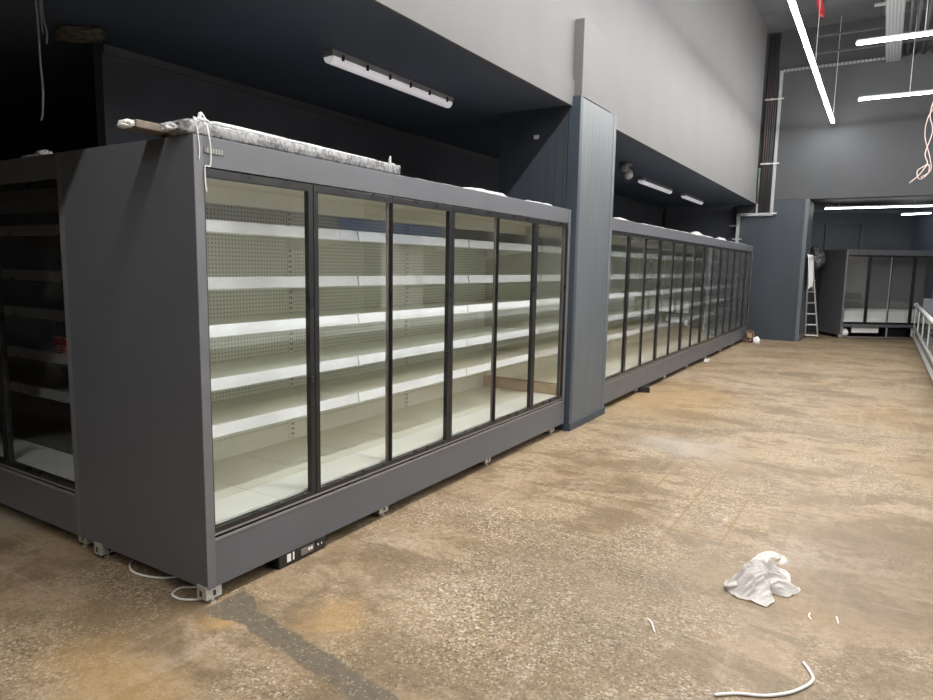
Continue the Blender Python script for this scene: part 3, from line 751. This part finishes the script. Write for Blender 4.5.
def drape(u, v):
    y = 14.55 + .74*u + .03*v*math.sin(u*7); z = 1.90 - .80*v*(.93+.07*math.cos(u*6))
    x = 1.035 + .05*u + .035*v + .018*math.sin(u*16+v*2)*min(1, v*3)
    if v < .06: x -= .05*(1-v/.06); z = 1.905
    return Vector((x, y, z))
tag(sheet('white_cloth', drape, 24, 30, 'cloth', .004), 'white cloth draped over the top of the aluminium ladder', 'cloth')

# ------------------------------------------------------------------ lighting
def led(a, b, label, em='led', w=.055, cables=(), zc=6.6, group=None):
    a, b = Vector(a), Vector(b); d = (b-a); L = d.length
    t = thing('linear_led_light', label, 'ceiling light', a, math.atan2(d.y, d.x), group)
    obj('housing', B((0, L, -w/2+.01, w/2-.01, .023, .06)), 'trayw', t, .003)
    obj('diffuser', B((.0, L, -w/2, w/2, .0, .0225)), em, t)
    for x in cables:
        bm = bmesh.new(); tube(bm, [(x, 0, .06), (x, 0, zc-a.z)], .006, 6); obj('suspension_cable', bm, 'alu', t)
    return t
ZL = 4.55
led((1.325, 14.05, ZL), (1.325, 6.1, ZL), 'long white led strip light running along the aisle above the floor', cables=(.06, 4.2, 7.3))
led((1.325, 6.0, ZL), (1.325, -1.9, ZL), 'led strip continuing the aisle light nearer the viewer', cables=(.1, 7.2))
led((1.325, -2.0, ZL), (1.325, -6.0, ZL), 'led strip of the aisle light behind the viewer', 'led_rear', cables=(.1, 3.6))
led((1.90, 8.84, ZL), (11, 8.84, ZL), 'upper right crosswise led strip light, nearer one', 'led_soft', cables=(.75, 3.3))
led((1.83, 12.2, ZL), (11, 12.2, ZL), 'lower right crosswise led strip light, farther one', 'led_soft', cables=(.75, 3.3))
led((1.92, 5.5, ZL), (11, 5.5, ZL), 'crosswise led strip light overhead, third from the far wall', 'led_cross', cables=(.7, 3.3))
led((1.92, 2.1, ZL), (11, 2.1, ZL), 'crosswise led strip light overhead, fourth from the far wall', 'led_cross', cables=(.7, 3.3))
led((1.13, 16.6, 3.03), (3.27, 16.6, 3.03), 'white led strip in the back room above the far fridge', 'led_dim', .06, (.3, 1.8), 3.2)
led((2.72, 17.75, 2.93), (3.27, 17.4, 2.93), 'short led strip in the back room corner', 'led_dim', .06, (.3,), 3.2)
def batten(x, y0, y1, z, label, clips=6):
    t = thing('batten_light', label, 'ceiling light', (x, y0, z))
    L = y1-y0
    obj('base', B((-.05, .05, 0, L, -.045, .0)), 'cable_g', t, .008)
    bm = bmesh.new(); n = 10
    prof = [(.046*math.cos(PI*k/n), -.045-.045*math.sin(PI*k/n)) for k in range(n+1)]
    ra = [bm.verts.new((x_, .012, z_)) for x_, z_ in prof]; rb = [bm.verts.new((x_, L-.012, z_)) for x_, z_ in prof]
    for k in range(n): bm.faces.new((ra[k], ra[k+1], rb[k+1], rb[k]))
    bm.faces.new(ra[::-1]); bm.faces.new(rb); bm.faces.new((ra[0], rb[0], rb[-1], ra[-1]))
    obj('diffuser', bm, 'diff', t, 0)
    for k in range(clips):
        y = .1+k*(L-.2)/5
        parts('clip', [(.042, .056, y-.011, y+.011, -.06, -.02)], 'black', t, .002)
batten(-.88, 1.72, 3.22, ZS, 'white batten light on the dark soffit over the nearest fridge')
batten(-.98, 8.95, 10.7, ZS, 'nearer batten light over the far row of fridges', 0)
batten(-.94, 11.5, 13.0, ZS, 'farther batten light over the far row of fridges', 0)
# round lamp on the soffit beyond the column
t = thing('spot_lamp', 'small round spot lamp on the soffit just beyond the column', 'lamp', (-.70, 7.5, ZS))
bm = bmesh.new(); lathe(bm, [(.06, -.03), (.06, 0)], 16); obj('mount', bm, 'cable_g', t)
bm = bmesh.new(); tube(bm, [(0, 0, -.03), (0, 0, -.09)], .018, 8); obj('arm', bm, 'cable_g', t)
bm = bmesh.new(); bmesh.ops.create_uvsphere(bm, u_segments=16, v_segments=10, radius=.075, matrix=Matrix.Translation((0, 0, -.14))); obj('globe', bm, 'galv', t, 0, True)
bm = bmesh.new(); tube(bm, [(0, -.20, -.05), (0, -.10, -.08)], [.06, .045], 12); obj('head', bm, 'cable_g', t, 0, True)

# ------------------------------------------------------------------ services at the far end and on the ceiling
t = thing('cable_trunking', 'pale grey trunking dropping down the far wall and stepping over the column', 'trunking', (0, 14.37, 0))
obj('upper_run', B((.225, .285, -.05, .02, 2.80, 5.78)), 'trayw', t, .003)
obj('cross_run', B((-.43, .285, -.05, .02, 2.735, 2.80)), 'trayw', t, .003)
obj('lower_run', B((-.45, -.385, -.05, .02, 1.9, 2.79)), 'trayw', t, .003)
parts('bracket', [(.27, .36, -.052, .02, 2.77, 2.80), (-.06, -.03, -.05, .02, 2.8, 3.0), (-.52, -.33, -.03, .02, 2.22, 2.245), (-.60, -.43, -.03, .02, 2.52, 2.54)], 'alu', t)
obj('top_run', B((.285, 2.2, -.03, .02, 5.755, 5.80)), mat_bands('slotted_tray', (.24,.245,.25), (.07,.07,.075), 0, 14, .7), t)
pm = ['pipe', 'pipe_r', 'pipe', 'pipe', 'pipe']
for i, x in enumerate((.0, .045, .09, .135, .175)):
    bm = bmesh.new(); tube(bm, [(x, 14.35, 2.82), (x, 14.35, 6.55)], .017, 8)
    tag(obj('service_pipe', bm, pm[i], None, 0, True), ['dark service pipe nearest the bulkhead on the far wall', 'red brown service pipe, second from the bulkhead', 'dark service pipe in the middle of the bundle', 'dark service pipe, second from the trunking', 'dark service pipe right beside the trunking'][i], 'pipe', 'service pipes in the far corner')
t = thing('pipe_bracket', 'lower metal bracket clamping the pipes on the far wall', 'bracket', (.1, 14.32, 3.85))
obj('bar', B((-.14, .24, -.02, 0, -.012, .012)), 'alu', t); parts('clamp', [(-.13, -.06, -.035, -.02, -.02, .02), (-.03, .04, -.035, -.02, -.02, .02)], 'zinc', t)
t2 = thing('pipe_bracket', 'upper metal bracket clamping the pipes on the far wall', 'bracket', (.1, 14.32, 5.2))
for ch in list(t.children): cp(ch, t2)
bm = bmesh.new(); box(bm, -.02, .02, -.02, .02, 3.0, 4.2)
bm.free()
bm = bmesh.new(); tube(bm, [(-.03, 14.2, 3.02), (-.03, 14.2, 3.75)], .022, 8)
tag(obj('service_pipe', bm, 'pipe_g', None, 0, True), 'short greenish pipe at the end of the bulkhead', 'pipe')
# ceiling ductwork seen at the top right
t = thing('cable_tray', 'perforated grey cable tray running along the high ceiling', 'cable tray', (2.27, 9, 5.69))
bm = bmesh.new(); pr = [(-.13, .06), (-.13, 0), (.13, 0), (.13, .06), (.122, .06), (.122, .006), (-.122, .006), (-.122, .06)]
obj('tray', extrude_y(bm, pr, 0, 5.35), mat_dots('perforated_tray', (.20,.205,.21), (.06,.06,.065), .05, .09), t)
for i, (x, r, m) in enumerate(((2.50, .035, 'pipe'), (2.62, .03, 'wall_far'), (2.76, .035, 'pipe'), (2.95, .06, 'wall_far'))):
    bm = bmesh.new(); tube(bm, [(x, 8, 5.8), (x, 14.38, 5.8)], r, 12)
    tag(obj('ceiling_pipe', bm, m, None, 0, True), ['dark ceiling pipe next to the perforated tray', 'grey ceiling pipe, second right of the tray', 'dark ceiling pipe, third right of the tray', 'thick grey ceiling pipe, outermost right'][i], 'pipe', 'pipes along the high ceiling')
for i, (x0, x1, y, z) in enumerate(((1.0, 2.15, 12.75, 5.9), (.9, 3.2, 13.3, 5.75), (1.95, 3.4, 12.0, 6.05))):
    t = thing('strut_channel', ['short dark strut hung below the ceiling left of the tray', 'long dark strut hung across below the cable tray', 'bright steel strut hung under the cable tray'][i], 'strut', (x0, y, z))
    bm = bmesh.new(); beam(bm, (0, 0, 0), (x1-x0, 0, 0), .04, .04); obj('channel', bm, 'alu' if i == 2 else 'pipe', t)
    for q in (.1, x1-x0-.1):
        bm = bmesh.new(); beam(bm, (q, 0, 0), (q, 0, 6.6-z), .012, .012, (0, 1, 0)); obj('hanger_rod', bm, 'pipe', t)
t = thing('red_pipe', 'red sprinkler pipe dropping from the ceiling', 'pipe', (1.1, 12.1, 0))
bm = bmesh.new(); tube(bm, [(-.02, -.9, 6.55), (0, 0, 6.28), (.02, .2, 6.18)], .055, 12); obj('pipe', bm, 'red', t, 0, True)
bm = bmesh.new(); tube(bm, [(.02, .2, 6.19), (.02, .22, 6.10)], [.06, .045], 12); obj('coupling', bm, 'red', t, 0, True)
# loose cables hanging down
def hang(label, strands, m, x, y, z, nm='hanging_cable'):
    if len(strands) == 1:
        bm = bmesh.new(); tube(bm, curve_pts([Vector(p) for p in strands[0][0]], 8), strands[0][1], 6)
        return tag(obj(nm, bm, m, None, 0, True, (x, y, z)), label, 'cable')
    t = thing(nm, label, 'cable', (x, y, z))
    for s, r in strands:
        bm = bmesh.new(); tube(bm, curve_pts([Vector(p) for p in s], 8), r, 6); obj('strand', bm, m, t, 0, True)
    return t
hang('long thin grey cable hanging from the soffit at the top left', [([(0, 0, 0), (.01, 0, -.2), (-.01, .01, -.33), (.02, 0, -.5), (.0, 0, -.62), (-.02, 0, -.66)], .006)], 'cable_g', -1.70, .26, ZS)
hang('short double grey cable beside the long one, top left', [([(0, 0, 0), (.01, 0, -.12), (.04, 0, -.2), (.03, 0, -.26)], .005), ([(-.02, 0, 0), (-.01, 0, -.16), (-.0, 0, -.2)], .004)], 'cable_g', -1.64, .26, ZS)
S_ = [([(0, 0, 2.9), (.0, 0, .4), (.01, 0, 0), (-.02, .02, -.25), (.02, 0, -.45), (-.03, 0, -.7), (.0, 0, -.82), (-.09, 0, -.9), (-.06, 0, -1.0), (.02, 0, -.93), (.01, 0, -.83), (-.07, 0, -.95), (-.16, 0, -1.04)], .0055),
      ([(.02, 0, 2.9), (.02, 0, .3), (.03, 0, -.1), (-.04, -.02, -.3), (-.05, 0, -.5), (.02, 0, -.75), (.04, 0, -.9), (-.05, 0, -.98)], .005)]
hang('bundle of pinkish wires dangling at the right edge', S_, 'cable_o', 2.79, 8.0, 3.66)
# torn patch in the soffit
t = crumple('torn_insulation', (-2.0, .66, ZS-.035), (.16, .09, .035), 41, 'insul', 4, .5, 2.6, False, .2)
tag(t, 'torn patch of insulation hanging from the dark soffit, top left', 'insulation')
# grey bag hanging behind the ladder
tag(crumple('grey_bag', (1.05, 16.30, 1.85), (.16, .08, .26), 51, mat_film('grey_translucent', (.13,.13,.135), (.08,.08,.085), 8), 4, .4, 1.8, False), 'grey plastic bag hanging behind the top of the ladder', 'plastic bag')

# ------------------------------------------------------------------ world, camera, colour
w = bpy.data.worlds.new('world'); S.world = w; w.use_nodes = True
bgn = w.node_tree.nodes['Background']; bgn.inputs[0].default_value = (.75, .85, 1, 1); bgn.inputs[1].default_value = .05
cam = bpy.data.cameras.new('camera'); co = bpy.data.objects.new('camera', cam); COL.objects.link(co); S.camera = co
yaw, pitch, roll, f = -.5552, -.1271, .0178, 665.16
cy, sy = math.cos(yaw), math.sin(yaw); cp_, sp = math.cos(pitch), math.sin(pitch)
fw = Vector((sy*cp_, cy*cp_, sp)); rt = Vector((cy, -sy, 0)); up = rt.cross(fw)
c_, s_ = math.cos(roll), math.sin(roll)
rx = rt*c_ + up*s_; ux = -rt*s_ + up*c_
co.matrix_world = Matrix(((rx.x, ux.x, -fw.x, 2.4584), (rx.y, ux.y, -fw.y, -1.7975), (rx.z, ux.z, -fw.z, 1.544), (0, 0, 0, 1)))
cam.sensor_width = 36; cam.lens = 36*f/933; cam.clip_start = .05
S.view_settings.view_transform = 'Standard'; S.view_settings.look = 'None'; S.view_settings.exposure = 0.0
S.cycles.use_denoising = True
S.cycles.max_bounces = 10; S.cycles.transparent_max_bounces = 16; S.cycles.diffuse_bounces = 6; S.cycles.glossy_bounces = 4
S.cycles.sample_clamp_indirect = 6
